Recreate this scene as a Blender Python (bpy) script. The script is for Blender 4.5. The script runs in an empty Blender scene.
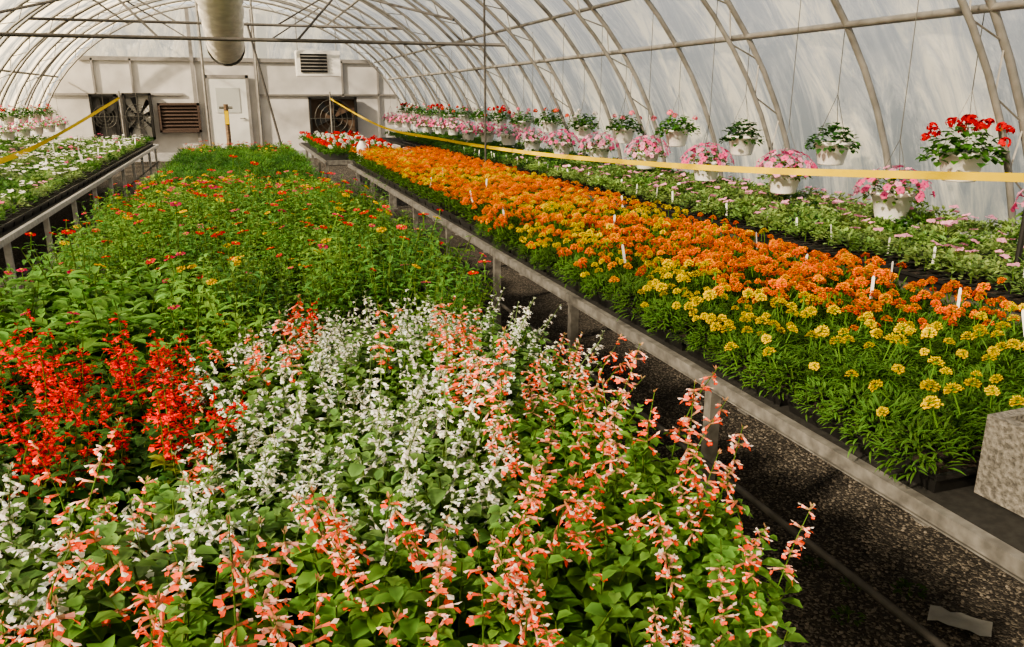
import bpy, math, random
import numpy as np
from mathutils import Vector, Matrix, Euler
random.seed(11)
R=random.random
U=random.uniform
COL=bpy.context.scene.collection
PI=math.pi
ZV=Vector((0,0,1))
try: bpy.context.scene.view_settings.look='AgX - Medium High Contrast'
except Exception as e: print('look',e)

# ---------------------------------------------------------------- camera
XC=(0.9477,0.0879,-0.3072); YC=(-0.3195,0.2607,-0.9112); ZC=(0.0,0.9614,0.2751)
CAMZ=1.65
FPX=790.0
YB=23.6
def ray(u,v):
    d=(u-512,323.5-v,-FPX)
    return tuple(sum(a*b for a,b in zip(d,q)) for q in (XC,YC,ZC))
def at(u,v,Y):
    X,y,Z=ray(u,v); s=Y/y
    return X*s, CAMZ+Z*s
cam=bpy.data.cameras.new('camera'); co=bpy.data.objects.new('camera',cam); COL.objects.link(co)
m=Matrix((XC,YC,ZC)).to_4x4(); m.translation=(0,0,CAMZ)
co.matrix_world=m
cam.sensor_width=36; cam.lens=FPX/1024*36; cam.clip_start=.02; cam.clip_end=500
bpy.context.scene.camera=co

# ---------------------------------------------------------------- materials
def mat(name,color=(.5,.5,.5),rough=.5,metal=0,noise=0,scale=20,bump=0,c2=None,stretch=None):
    M=bpy.data.materials.new(name); M.use_nodes=True; n=M.node_tree.nodes; l=M.node_tree.links
    b=n['Principled BSDF']; b.inputs['Roughness'].default_value=rough; b.inputs['Metallic'].default_value=metal
    b.inputs['Base Color'].default_value=(*color,1)
    if noise or bump:
        tc=n.new('ShaderNodeTexCoord'); mp=n.new('ShaderNodeMapping'); nz=n.new('ShaderNodeTexNoise')
        nz.inputs['Scale'].default_value=scale; nz.inputs['Detail'].default_value=6
        if stretch: mp.inputs['Scale'].default_value=stretch
        l.new(tc.outputs['Object'],mp.inputs['Vector']); l.new(mp.outputs[0],nz.inputs['Vector'])
        r=n.new('ShaderNodeValToRGB'); c2=c2 or tuple(max(0,c*(1-noise)) for c in color)
        r.color_ramp.elements[0].position=.35; r.color_ramp.elements[1].position=.68
        r.color_ramp.elements[0].color=(*c2,1); r.color_ramp.elements[1].color=(*color,1)
        l.new(nz.outputs['Fac'],r.inputs[0]); l.new(r.outputs[0],b.inputs['Base Color'])
        if bump:
            bp=n.new('ShaderNodeBump'); bp.inputs['Strength'].default_value=bump; bp.inputs['Distance'].default_value=.01
            l.new(nz.outputs['Fac'],bp.inputs['Height']); l.new(bp.outputs[0],b.inputs['Normal'])
    return M
def plantmat():
    M=bpy.data.materials.new('plant_tissue'); M.use_nodes=True; n=M.node_tree.nodes; l=M.node_tree.links
    b=n['Principled BSDF']; b.inputs['Roughness'].default_value=.62; b.inputs['Specular IOR Level'].default_value=.2
    a=n.new('ShaderNodeAttribute'); a.attribute_name='col'
    oi=n.new('ShaderNodeObjectInfo'); mr=n.new('ShaderNodeMapRange'); mr.inputs[3].default_value=.76; mr.inputs[4].default_value=1.24
    l.new(oi.outputs['Random'],mr.inputs[0])
    hs=n.new('ShaderNodeHueSaturation'); hs.inputs['Saturation'].default_value=1.03; l.new(a.outputs['Color'],hs.inputs['Color']); l.new(mr.outputs[0],hs.inputs['Value'])
    l.new(hs.outputs[0],b.inputs['Base Color'])
    t=n.new('ShaderNodeBsdfTranslucent'); l.new(hs.outputs[0],t.inputs['Color'])
    mx=n.new('ShaderNodeMixShader'); mx.inputs[0].default_value=.40
    l.new(b.outputs[0],mx.inputs[1]); l.new(t.outputs[0],mx.inputs[2]); l.new(mx.outputs[0],n['Material Output'].inputs[0])
    return M
PM=plantmat()
def covermat():
    M=bpy.data.materials.new('poly_film'); M.use_nodes=True; n=M.node_tree.nodes; l=M.node_tree.links
    n.remove(n['Principled BSDF'])
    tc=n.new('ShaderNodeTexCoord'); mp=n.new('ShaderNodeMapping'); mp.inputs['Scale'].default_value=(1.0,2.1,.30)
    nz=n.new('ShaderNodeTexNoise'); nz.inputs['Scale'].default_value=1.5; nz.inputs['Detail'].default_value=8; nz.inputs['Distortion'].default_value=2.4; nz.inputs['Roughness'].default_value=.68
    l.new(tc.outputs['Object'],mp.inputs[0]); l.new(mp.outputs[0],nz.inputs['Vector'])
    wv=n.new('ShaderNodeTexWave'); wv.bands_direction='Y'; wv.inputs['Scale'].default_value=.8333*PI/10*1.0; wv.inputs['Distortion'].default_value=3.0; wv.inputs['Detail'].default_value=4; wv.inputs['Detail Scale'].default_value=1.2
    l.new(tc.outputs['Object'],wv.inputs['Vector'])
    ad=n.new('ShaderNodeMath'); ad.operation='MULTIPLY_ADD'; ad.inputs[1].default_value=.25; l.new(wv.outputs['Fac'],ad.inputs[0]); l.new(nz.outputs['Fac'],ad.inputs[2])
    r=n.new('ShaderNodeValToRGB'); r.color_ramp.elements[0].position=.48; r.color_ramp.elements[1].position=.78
    r.color_ramp.elements[0].color=(.13,.14,.14,1); r.color_ramp.elements[1].color=(1.0,.90,.68,1)  # sun streaks and hazy reflections painted into the film colour, warm at the top
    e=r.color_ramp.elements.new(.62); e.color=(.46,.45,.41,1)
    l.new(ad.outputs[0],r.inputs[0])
    bp=n.new('ShaderNodeBump'); bp.inputs['Strength'].default_value=.9; bp.inputs['Distance'].default_value=.12; l.new(ad.outputs[0],bp.inputs['Height'])
    tl=n.new('ShaderNodeBsdfTranslucent'); l.new(r.outputs[0],tl.inputs[0])
    df=n.new('ShaderNodeBsdfDiffuse'); l.new(r.outputs[0],df.inputs[0])
    gl=n.new('ShaderNodeBsdfGlossy'); gl.inputs['Roughness'].default_value=.3; l.new(bp.outputs[0],gl.inputs['Normal'])
    tr=n.new('ShaderNodeBsdfTransparent'); tr.inputs[0].default_value=(.98,.98,1,1)
    m1=n.new('ShaderNodeMixShader'); m1.inputs[0].default_value=.35; l.new(tl.outputs[0],m1.inputs[1]); l.new(df.outputs[0],m1.inputs[2])
    m2=n.new('ShaderNodeMixShader'); m2.inputs[0].default_value=.14; l.new(m1.outputs[0],m2.inputs[1]); l.new(gl.outputs[0],m2.inputs[2])
    mf=n.new('ShaderNodeMapRange'); mf.inputs[1].default_value=.46; mf.inputs[2].default_value=.80; mf.inputs[3].default_value=.40; mf.inputs[4].default_value=.26; l.new(ad.outputs[0],mf.inputs[0])
    m3=n.new('ShaderNodeMixShader'); l.new(mf.outputs[0],m3.inputs[0]); l.new(m2.outputs[0],m3.inputs[1]); l.new(tr.outputs[0],m3.inputs[2])
    l.new(m3.outputs[0],n['Material Output'].inputs[0])
    return M
FILM=covermat()
def gravelmat():
    M=bpy.data.materials.new('gravel'); M.use_nodes=True; n=M.node_tree.nodes; l=M.node_tree.links
    b=n['Principled BSDF']; b.inputs['Roughness'].default_value=.9
    tc=n.new('ShaderNodeTexCoord'); v=n.new('ShaderNodeTexVoronoi'); v.inputs['Scale'].default_value=110
    l.new(tc.outputs['Object'],v.inputs['Vector'])
    r=n.new('ShaderNodeValToRGB'); e=r.color_ramp.elements
    e[0].color=(.010,.008,.006,1); e[1].color=(.17,.15,.12,1); e.new(.65).color=(.036,.030,.023,1)
    sp=n.new('ShaderNodeSeparateColor'); l.new(v.outputs['Color'],sp.inputs[0]); l.new(sp.outputs[0],r.inputs[0])
    l.new(r.outputs[0],b.inputs['Base Color'])
    bp=n.new('ShaderNodeBump'); bp.invert=True; bp.inputs['Strength'].default_value=1; bp.inputs['Distance'].default_value=.010
    l.new(v.outputs['Distance'],bp.inputs['Height']); l.new(bp.outputs[0],b.inputs['Normal'])
    return M
GALV=mat('galvanised_steel',(.27,.265,.25),.5,.4,.5,22,.15)
GALVL=mat('lightened_galvanised_steel',(.62,.62,.60),.5,.2,.3,22,.1)  # steel colour lightened to offset the shade on the left bench rails and legs
RAILD=mat('dark_rail',(.085,.08,.072),.7,.2,.5,22,.15)  # darker steel for wall bench rails, lower braces and the thin post
PIPE=mat('hoop_pipe',(.28,.27,.25),.5,.3,.3,12)
DPIPE=mat('dark_pipe',(.10,.095,.09),.6,.2,.3,12)
DARKM=mat('bench_mesh',(.03,.03,.028),.8,.2,.5,60)
BLACK=mat('black_plastic',(.012,.012,.012),.45,0,.3,30)
SOIL=mat('potting_soil',(.035,.022,.014),.95,0,.6,90,.6)
WHITEP=mat('white_plastic',(.84,.83,.80),.4,0,.06,8)
BOARD=mat('white_board',(.58,.57,.56),.6,0,.25,2)
TRIM=mat('grey_trim',(.26,.25,.24),.6,0,.2,6)
WOOD=mat('weathered_wood',(.20,.13,.08),.8,0,.5,14,.2,stretch=(1,1,6))
CONC=mat('concrete_block',(.21,.20,.18),.95,0,.6,90,1.0)
CONCB=mat('concrete_base',(.42,.42,.42),.9,0,.3,10)
PAPER=mat('white_paper',(.36,.36,.33),.7,0,.2,20)
TAPE=mat('yellow_tape',(.62,.44,.0),.85,0,.08,10)
TUBE=mat('duct_film',(.88,.84,.76),.5,0,.25,4,.8,stretch=(1,.6,5))
WIRE=mat('wire',(.10,.10,.09),.5,.4,.2,20)
STONE=mat('pebble',(.17,.15,.125),.9,0,.6,35)
BROWN=mat('dark_louvre',(.07,.045,.035),.7,0,.3,20)
DOORM=mat('door_panel',(.66,.67,.66),.5,0,.08,5)

# ---------------------------------------------------------------- mesh builder
class G:
    def __init__(s): s.v=[]; s.c=[]; s.f=[]
    def raw(s,vs,fs,col=(1,1,1)):
        o=len(s.v); s.v.extend([tuple(p) for p in vs])
        if isinstance(col,list): s.c.extend(col)
        else: s.c.extend([col]*len(vs))
        s.f.extend([tuple(i+o for i in f) for f in fs])
    def add(s,g,M):
        A=np.array(M); V=np.array(g.v)@A[:3,:3].T+A[:3,3]
        o=len(s.v); s.v.extend(V.tolist()); s.c.extend(g.c); s.f.extend([tuple(i+o for i in f) for f in g.f])
    def mesh(s,name,m,smooth=False):
        me=bpy.data.meshes.new(name); me.from_pydata(s.v,[],s.f)
        a=me.attributes.new('col','FLOAT_COLOR','POINT')
        arr=np.ones((len(s.v),4),dtype=np.float32)
        if s.c: arr[:,:3]=np.array(s.c,dtype=np.float32)[:,:3]
        a.data.foreach_set('color',arr.ravel())
        me.materials.append(m)
        if smooth: me.polygons.foreach_set('use_smooth',[True]*len(me.polygons))
        me.update(); return me
    def build(s,name,m,parent=None,smooth=False):
        o=bpy.data.objects.new(name,s.mesh(name,m,smooth)); COL.objects.link(o)
        if parent is not None: o.parent=parent
        return o
def box(g,x0,x1,y0,y1,z0,z1,col=(1,1,1)):
    g.raw([(x0,y0,z0),(x1,y0,z0),(x1,y1,z0),(x0,y1,z0),(x0,y0,z1),(x1,y0,z1),(x1,y1,z1),(x0,y1,z1)],
      [(0,3,2,1),(4,5,6,7),(0,1,5,4),(1,2,6,5),(2,3,7,6),(3,0,4,7)],col)
def tube(g,pts,r,sides=6,col=(1,1,1),ref=None,cap=True):
    pts=[Vector(p) for p in pts]; n=len(pts); vs=[]; fs=[]
    for i,p in enumerate(pts):
        t=(pts[min(i+1,n-1)]-pts[max(i-1,0)]).normalized()
        rf=ref if ref is not None else (Vector((0,0,1)) if abs(t.z)<.9 else Vector((1,0,0)))
        a=t.cross(rf).normalized(); b=t.cross(a)
        rr=r[i] if isinstance(r,(list,tuple)) else r
        for k in range(sides):
            an=2*PI*k/sides; vs.append(p+a*math.cos(an)*rr+b*math.sin(an)*rr)
    for i in range(n-1):
        for k in range(sides):
            k2=(k+1)%sides; fs.append((i*sides+k,i*sides+k2,(i+1)*sides+k2,(i+1)*sides+k))
    if cap:
        fs.append(tuple(range(sides))); fs.append(tuple((n-1)*sides+k for k in range(sides))[::-1])
    g.raw(vs,fs,col)
def lathe(g,prof,sides=24,col=(1,1,1),c=(0,0,0)):
    vs=[];fs=[]
    for r,z in prof:
        for k in range(sides):
            a=2*PI*k/sides; vs.append((c[0]+r*math.cos(a),c[1]+r*math.sin(a),c[2]+z))
    for i in range(len(prof)-1):
        for k in range(sides):
            k2=(k+1)%sides; fs.append((i*sides+k,i*sides+k2,(i+1)*sides+k2,(i+1)*sides+k))
    g.raw(vs,fs,col)
def vc(c,a=.2):
    k=U(1-a,1+a); return (c[0]*k*U(.9,1.1),c[1]*k,c[2]*k*U(.9,1.1))
def leaf(g,p,az,el,L,W,col,droop=.8,fold=.2,simple=False):
    p=Vector(p); h=Vector((math.cos(az),math.sin(az),0)); s=Vector((-math.sin(az),math.cos(az),0))
    if simple:
        d=h*math.cos(el)+ZV*math.sin(el); d2=h*math.cos(el-droop*.6)+ZV*math.sin(el-droop*.6)
        m_=p+d*L*.5
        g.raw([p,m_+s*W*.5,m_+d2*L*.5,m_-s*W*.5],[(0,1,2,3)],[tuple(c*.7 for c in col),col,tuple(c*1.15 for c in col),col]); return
    q=p.copy(); e=el; rows=[]
    for i in range(4):
        rows.append((q.copy(),e)); q=q+(h*math.cos(e)+ZV*math.sin(e))*(L/3); e-=droop/3
    nrm=[(-h*math.sin(e)+ZV*math.cos(e)) for _,e in rows]
    w1=W*.5; w2=W*.42
    vs=[rows[0][0],
        rows[1][0]+s*w1+nrm[1]*w1*fold*2, rows[1][0], rows[1][0]-s*w1+nrm[1]*w1*fold*2,
        rows[2][0]+s*w2+nrm[2]*w2*fold*2, rows[2][0], rows[2][0]-s*w2+nrm[2]*w2*fold*2,
        rows[3][0]]
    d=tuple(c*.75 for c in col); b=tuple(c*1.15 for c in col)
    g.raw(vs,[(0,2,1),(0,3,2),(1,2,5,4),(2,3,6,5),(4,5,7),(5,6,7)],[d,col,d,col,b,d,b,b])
def frame(az,el):
    d=Vector((math.cos(az)*math.cos(el),math.sin(az)*math.cos(el),math.sin(el)))
    s=Vector((-math.sin(az),math.cos(az),0)); u=s.cross(d)*-1
    if u.z<0: u=-u
    return d,s,u

# ---------------------------------------------------------------- flowers
def salvia_flower(g,p,az,el,L,ct,cl,cu,ck):
    d,s,u=frame(az,el); p=Vector(p)
    def ring(t,r): 
        q=p+d*L*t
        return [q+s*r,q+u*r,q-s*r,q-u*r]
    vs=ring(0,.0012)+ring(.38,.0028)+ring(.39,.0018)+ring(.8,.0033)
    fs=[]
    for i in (0,2):
        for k in range(4):
            k2=(k+1)%4; fs.append((i*4+k,i*4+k2,i*4+4+k2,i*4+4+k))
    g.raw(vs,fs,[ck]*8+[ct]*8)
    q=p+d*L*.78
    w=L*.34
    g.raw([q-u*.003,q+d*L*.18+s*w-u*L*.2,q+d*L*.34+s*w*.55-u*L*.42,q+d*L*.28-u*L*.36,q+d*L*.34-s*w*.55-u*L*.42,q+d*L*.18-s*w-u*L*.2],
          [(0,1,2,3),(0,3,4,5)],[cl,cl,cl,cl,cl,cl])
    g.raw([q+u*.002-s*.002,q+d*L*.3+s*w*.55+u*L*.05,q+d*L*.5+u*L*.12,q+d*L*.3-s*w*.55+u*L*.05],[(0,1,2,3)],[cu,cu,cu,cu])
def spike(H,ct,cl,cu,ck,nw,per,L,bare=.45,green=(.10,.20,.04),miss=.3):
    g=G(); lx=U(-.28,.28)*H; ly=U(-.28,.28)*H
    P=lambda t: Vector((lx*t*t,ly*t*t,H*t))
    tube(g,[P(0),P(.35),P(.7),P(1)],[.0017,.0015,.0012,.0007],4,green)
    for i in range(nw):
        t=bare+(1-bare)*(i+U(.2,.6))/nw; n=per if i<nw-1 else max(2,per-2); a0=U(0,6)
        sc=1-.35*i/nw
        for k in range(n):
            if R()<miss: continue
            az=a0+2*PI*k/n+U(-.3,.3)
            salvia_flower(g,P(t)+Vector((0,0,U(-.006,.006))),az,U(-.5,.4),L*sc*U(.7,1.15),vc(ct,.12),vc(cl,.1),vc(cu,.08),vc(ck,.2))
    for k in range(4): leaf(g,P(.97),U(0,6),1.0,.012,.004,ck,.3,.1,True)
    for k in range(6): leaf(g,P(bare*(.35+.3*(k//2))),k*PI/2*1.0+U(0,1),.5,.034,.018,vc(green,.2),.9)
    return g
def pom(rad,c_out,c_in,stem=.05,rings=((9,1.0,.0),(9,.92,.42),(7,.70,.80),(5,.42,1.05),(3,.16,1.12)),h=.75,green=(.12,.25,.04)):
    g=G()
    if stem: tube(g,[(0,0,-stem),(0,0,0)],.0016,4,green)
    if stem: lathe(g,[(.002,-.012),(rad*.35,-.002),(rad*.42,.002)],6,green)
    for n,rr,z in rings:
        a0=U(0,6)
        for k in range(n):
            a=a0+2*PI*k/n+U(-.12,.12); r0=rad*rr*.3; r1=rad*rr*U(.88,1.08); w=rad*rr*4.8/n*U(.9,1.25)
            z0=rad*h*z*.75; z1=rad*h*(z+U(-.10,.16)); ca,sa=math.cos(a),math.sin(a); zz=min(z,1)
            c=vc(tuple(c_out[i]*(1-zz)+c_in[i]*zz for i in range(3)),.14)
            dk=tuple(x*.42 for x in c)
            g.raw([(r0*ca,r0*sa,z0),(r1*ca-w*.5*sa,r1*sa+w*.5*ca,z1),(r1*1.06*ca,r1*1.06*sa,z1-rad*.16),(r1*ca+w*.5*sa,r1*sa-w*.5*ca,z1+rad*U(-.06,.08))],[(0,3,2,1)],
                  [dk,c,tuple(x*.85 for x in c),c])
    return g
def zinnia(rad,c,cc=(.7,.45,.03),stem=.06):
    g=pom(rad,c,c,stem,((12,1.0,.1),(10,.72,.3)),.4)
    lathe(g,[(rad*.25,rad*.16),(rad*.18,rad*.3),(.0005,rad*.34)],8,cc); return g
def petunia(rad,c,cc,stem=.02):
    g=G(); tube(g,[(0,0,-stem-.002),(0,0,-.004)],[.002,rad*.16],5,tuple(x*.7 for x in c))
    vs=[(0,0,-.004)]; cs=[cc]
    for k in range(15):
        a=2*PI*k/15; vs.append((rad*.4*math.cos(a),rad*.4*math.sin(a),.003)); cs.append(c)
    for k in range(15):
        a=2*PI*k/15; r=rad*(1.0 if k%3 else .82); vs.append((r*math.cos(a),r*math.sin(a),U(-.003,.006))); cs.append(vc(c,.1))
    fs=[(0,1+k,1+(k+1)%15) for k in range(15)]+[(1+k,16+k,16+(k+1)%15,1+(k+1)%15) for k in range(15)]
    g.raw(vs,fs,cs); return g
def umbel(rad,c,n=26,stem=.06):
    g=G(); tube(g,[(0,0,-stem),(0,0,0)],.002,4,(.12,.25,.04))
    for i in range(n):
        z=U(-.3,1); a=U(0,2*PI); r=math.sqrt(1-z*z); d=Vector((r*math.cos(a),r*math.sin(a),z)); p=d*rad*.8
        s=d.cross(Vector((.3,.2,1))).normalized(); t=d.cross(s); f=rad*.42; cc=vc(c,.2); cd=tuple(x*.6 for x in cc)
        vs=[p]; 
        for k in range(5):
            an=2*PI*k/5+i; vs.append(p+(s*math.cos(an)+t*math.sin(an))*f+d*.003)
            an+=PI/5; vs.append(p+(s*math.cos(an)+t*math.sin(an))*f*.55+d*.001)
        g.raw(vs,[(0,1+k,1+(k+1)%10) for k in range(10)],[cd]+[cc]*10)
    return g
# ---------------------------------------------------------------- foliage
LG=(.10,.22,.05); LG2=(.13,.265,.055); DG=(.055,.14,.035); GG=(.12,.225,.065)
def stems(nst,h,spread,nodes,L,W,col,simple=False,stemc=(.14,.22,.05)):
    g=G(); tips=[]
    for i in range(nst):
        a=2*PI*i/nst+U(-.4,.4); sp=spread*U(.45,1.05); hh=h*U(.7,1.15)
        P=lambda t: Vector((math.cos(a)*sp*t**.8,math.sin(a)*sp*t**.8,hh*t))
        tube(g,[P(0.01),P(.4),P(.8),P(1)],[.0022,.002,.0016,.0012],4,stemc)
        for k in range(nodes):
            t=.25+.75*(k+1)/nodes; az=a+k*PI/2+U(-.3,.3); sc=1.15-.45*t
            if k==nodes-1: sc*=.7
            for sd in (0,PI):
                l=L*sc*U(.75,1.3)
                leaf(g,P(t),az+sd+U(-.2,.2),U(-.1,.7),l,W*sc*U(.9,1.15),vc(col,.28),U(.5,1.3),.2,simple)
        tips.append(P(1))
    return g,tips
def bushy(h,r,n,L,W,col,simple=False,dome=True):
    g=G()
    for i in range(n):
        a=U(0,2*PI); q=R()**.5; rr=r*q; z=h*(U(.35,1) if not dome else math.sqrt(max(0,1-q*q*.75))*U(.45,1))
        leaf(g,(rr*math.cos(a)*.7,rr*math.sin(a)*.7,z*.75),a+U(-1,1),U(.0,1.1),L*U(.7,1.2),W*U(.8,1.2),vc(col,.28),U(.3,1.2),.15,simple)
    tube(g,[(0,0,0),(0,0,h*.6)],[.003,.002],4,(.1,.18,.04))
    return g
# ---------------------------------------------------------------- specs / instances
def setp(o,label,cat,group=None,kind=None):
    o['label']=label; o['category']=cat
    if group: o['group']=group
    if kind: o['kind']=kind
def empty(name,loc,label,cat,group=None,rz=0):
    o=bpy.data.objects.new(name,None); COL.objects.link(o); o.location=loc; o.rotation_euler=(0,0,rz); o.empty_display_size=.05
    setp(o,label,cat,group); return o
def inst(name,spec,loc,rz,sc,label,cat,group,tilt=(0,0)):
    if isinstance(spec,list):
        o=bpy.data.objects.new(name,None); o.empty_display_size=.02
    else: o=bpy.data.objects.new(name,spec)
    COL.objects.link(o); o.location=loc; o.rotation_euler=(tilt[0],tilt[1],rz); o.scale=(sc,sc,sc); setp(o,label,cat,group)
    if isinstance(spec,list):
        for pn,me,M in spec:
            c=bpy.data.objects.new(pn,me); COL.objects.link(c); c.parent=o; c.matrix_basis=M
    return o
def lean(rz,ay,ax=0):
    return (Matrix.Rotation(ay,3,'Y')@Matrix.Rotation(ax,3,'X')@Matrix.Rotation(rz,3,'Z')).to_euler()
def TM(p,rz=0,rx=0,ry=0,s=1):
    return Matrix.Translation(Vector(p))@Euler((rx,ry,rz)).to_matrix().to_4x4()@Matrix.Scale(s,4)
def face(p,d,s=1):
    return Matrix.Translation(Vector(p))@Vector(d).to_track_quat('Z','Y').to_matrix().to_4x4()@Matrix.Scale(s,4)

def salvia_kind(n,foli,sp,ns,spread,L=.053,W=.036,hs=.08):
    out=[]
    for i in range(n):
        g,t=stems(9,.18,.10,6,L,W,foli)
        me=g.mesh('foliage',PM,True); parts=[('foliage',me,Matrix())]
        for k in range(ns[i%len(ns)]):
            a=2*PI*k/ns[i%len(ns)]+U(-.6,.6); r=U(.01,spread)
            parts.append(('flower_spike',random.choice(sp),TM((r*math.cos(a),r*math.sin(a),hs),U(0,6),U(-.3,.3),U(-.3,.3),U(.72,1.1))))
        out.append(parts)
    return out
SP_CORAL=[spike(U(.21,.28),(.90,.22,.14),(.90,.11,.05),(.94,.74,.66),(.42,.22,.12),5,5,.025,.42).mesh('flower_spike',PM) for _ in range(6)]
SP_CORAL+=[spike(U(.21,.27),(.92,.48,.40),(.90,.16,.09),(.95,.86,.82),(.40,.26,.15),5,5,.025,.44).mesh('flower_spike',PM) for _ in range(6)]
SP_WHITE=[spike(U(.16,.25),(.80,.81,.76),(.88,.89,.86),(.92,.92,.90),(.34,.40,.28),6,4,.020,.34,(.14,.22,.08),.34).mesh('flower_spike',PM) for _ in range(8)]
SP_RED=[spike(U(.17,.27),(.74,.010,.005),(.86,.014,.005),(.88,.022,.006),(.32,.012,.010),6,5,.022,.36,(.12,.16,.03),.36).mesh('flower_spike',PM) for _ in range(7)]
CORAL=salvia_kind(8,LG2,SP_CORAL,[2,3,2,3,2,1,3,2],.06)
WHITE=salvia_kind(8,GG,SP_WHITE,[6,4,5,7,4,5,3,5],.085)
REDS=salvia_kind(6,DG,SP_RED,[5,4,5,4,6,3],.08)
ZC_=[(.72,.02,.02),(.76,.05,.18),(.84,.18,.30),(.82,.10,.18),(.86,.55,.03),(.78,.06,.08),(.72,.02,.03)]
ZF=[zinnia(.018,c).mesh('flower_head',PM) for c in ZC_]
ZIN=[]
for i in range(14):
    g,t=stems(8,U(.23,.34),.11,7,.052,.020,[(.10,.235,.055),(.14,.28,.06),(.19,.33,.07),(.075,.18,.045)][i%4]); me=g.mesh('foliage',PM,True)
    parts=[('foliage',me,Matrix())]
    for k in range([1,2,0,2,1,1,2,1,1,0,2,1,0,1][i]):
        p=t[k]; parts.append(('flower_head',ZF[(i*3+k*2)%7],TM(p+Vector((0,0,.05)),U(0,6),U(-.3,.3),U(-.3,.3),U(.7,1.2))))
    ZIN.append(parts)
BROAD=[]
for i in range(4):
    g,t=stems(7,.24,.10,5,.092,.048,(.13,.275,.06)); parts=[('foliage',g.mesh('foliage',PM,True),Matrix())]
    for k in range([1,0,1,0][i]): parts.append(('flower_head',ZF[1],TM(t[k]+Vector((0,0,.04)),0,.2,0,.8)))
    BROAD.append(parts)
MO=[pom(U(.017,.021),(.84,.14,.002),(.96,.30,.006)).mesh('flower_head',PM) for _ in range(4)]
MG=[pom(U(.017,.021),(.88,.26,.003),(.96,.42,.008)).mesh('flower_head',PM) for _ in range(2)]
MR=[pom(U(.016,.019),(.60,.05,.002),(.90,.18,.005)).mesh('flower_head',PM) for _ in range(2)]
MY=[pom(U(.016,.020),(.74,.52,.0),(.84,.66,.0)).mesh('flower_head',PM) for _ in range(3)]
MFOL=[bushy(.145,.10,260,.034,.0055,(.075,.16,.032)).mesh('foliage',PM) for _ in range(5)]
def mari(fl,n):
    parts=[('foliage',random.choice(MFOL),Matrix())]; a0=U(0,6)
    for k in range(n):
        a=a0+2*PI*k/max(n,1)+U(-.3,.3); r=U(.034,.072) if n>1 else U(0,.03)
        if n>4 and k==n-1: r=U(0,.012)
        parts.append(('flower_head',random.choice(fl),TM((r*math.cos(a),r*math.sin(a),U(.118,.165)),U(0,6),U(-.4,.4),U(-.4,.4),U(.68,1.1))))
    return parts
M_OR=[mari(MO+MR[:1]+MG[:1],7) for _ in range(7)]; M_OR2=[mari(MO+MR+MG,random.choice((2,3))) for _ in range(4)]
M_YE=[mari(MY,5) for _ in range(5)]; M_YS=[mari(MY,1) for _ in range(3)]+[mari(MY,2) for _ in range(3)]+[mari(MY,0)]

# ================================================================ SETTING
def struct(o): o['kind']='structure'; return o
A_,B_=5.0,4.15
def arc(th,a=A_,b=B_): return a*math.cos(th),b*math.sin(th)
Y0,Y1=-1.8,YB
def cover(name,t0,t1,n):
    g=G(); vs=[];fs=[]; ys=[Y0+(Y1-Y0)*i/84 for i in range(85)]
    for y in ys:
        for i in range(n+1):
            th=t0+(t1-t0)*i/n; k=1+.006*math.cos((y-.15)/1.2*2*PI)
            x,z=arc(th,A_*k,B_*k); vs.append((x,y,z))
    for j in range(len(ys)-1):
        for i in range(n):
            a=j*(n+1)+i; fs.append((a,a+1,a+n+2,a+n+1))
    g.raw(vs,fs); return struct(g.build(name,FILM,None,True))
cover('wall_right',0.075,.42,8); cover('ceiling',.42,PI-.42,36); cover('wall_left',PI-.42,PI-.075,8)
g=G(); box(g,-5.2,5.2,Y0,YB+.2,-.05,0); struct(g.build('floor',gravelmat()))
for s,nm in ((1,'right'),(-1,'left')):
    g=G(); box(g,min(s*4.93,s*5.0),max(s*4.93,s*5.0),Y0,YB,0,.34); struct(g.build('baseboard_'+nm,WOOD))
g=G()
zt=2.62
def ellx(z,a=4.93,b=4.08): return a*math.sqrt(max(0,1-(z/b)**2))
N=14
vs=[];fs=[]
for i in range(N+1):
    z=.0+zt*i/N; x=ellx(z); vs+=[(-x,YB,z),(x,YB,z)]
for i in range(N): fs.append((2*i,2*i+1,2*i+3,2*i+2))
g.raw(vs,fs); struct(g.build('wall_back',BOARD))
def endfilm(name,z0,y):
    g=G(); vs=[];fs=[]
    for i in range(N+1):
        z=z0+(4.08-z0)*i/N; x=ellx(z); vs+=[(-x,y,z),(x,y,z)]
    for i in range(N): fs.append((2*i,2*i+1,2*i+3,2*i+2))
    g.raw(vs,fs); struct(g.build(name,FILM))
endfilm('wall_back_gable',zt,YB+.02); endfilm('wall_front',0,Y0)
tn=0
def trim(x0,x1,z0,z1,y0=YB-.07,y1=YB-.01,m_=TRIM):
    global tn; tn+=1
    g=G(); box(g,x0,x1,y0,y1,z0,z1); return struct(g.build('trim_%d'%tn,m_))
trim(-3.7,3.7,zt-.05,zt+.05); trim(-4.5,-1.3,1.70,1.76); trim(.6,4.4,1.70,1.74)
trim(-4.9,4.9,0,.22,YB-.14,YB-.01,CONCB)
for x in (-3.4,-2.5,2.9,3.9): trim(x-.025,x+.025,.22,min(zt,4.08*math.sqrt(1-(x/4.93)**2)))
for x in (-1.0,.6): trim(x-.045,x+.045,.22,3.9,YB-.12,YB-.05)
xa,_=at(206,100,YB-.1); xb,_=at(250,100,YB-.1)
dr=bpy.data.objects.new('door_1',None); COL.objects.link(dr); dr['kind']='structure'; dr.location=((xa+xb)/2,YB-.1,.1)
w=(xb-xa)/2
g=G(); box(g,-w+.07,w-.07,-.02,.03,.0,2.05); g.build('door_panel',DOORM,dr)
g=G(); box(g,-w,-w+.08,-.04,.04,0,2.13); box(g,w-.08,w,-.04,.04,0,2.13); box(g,-w,w,-.04,.04,2.05,2.13); g.build('door_frame',TRIM,dr)
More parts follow.
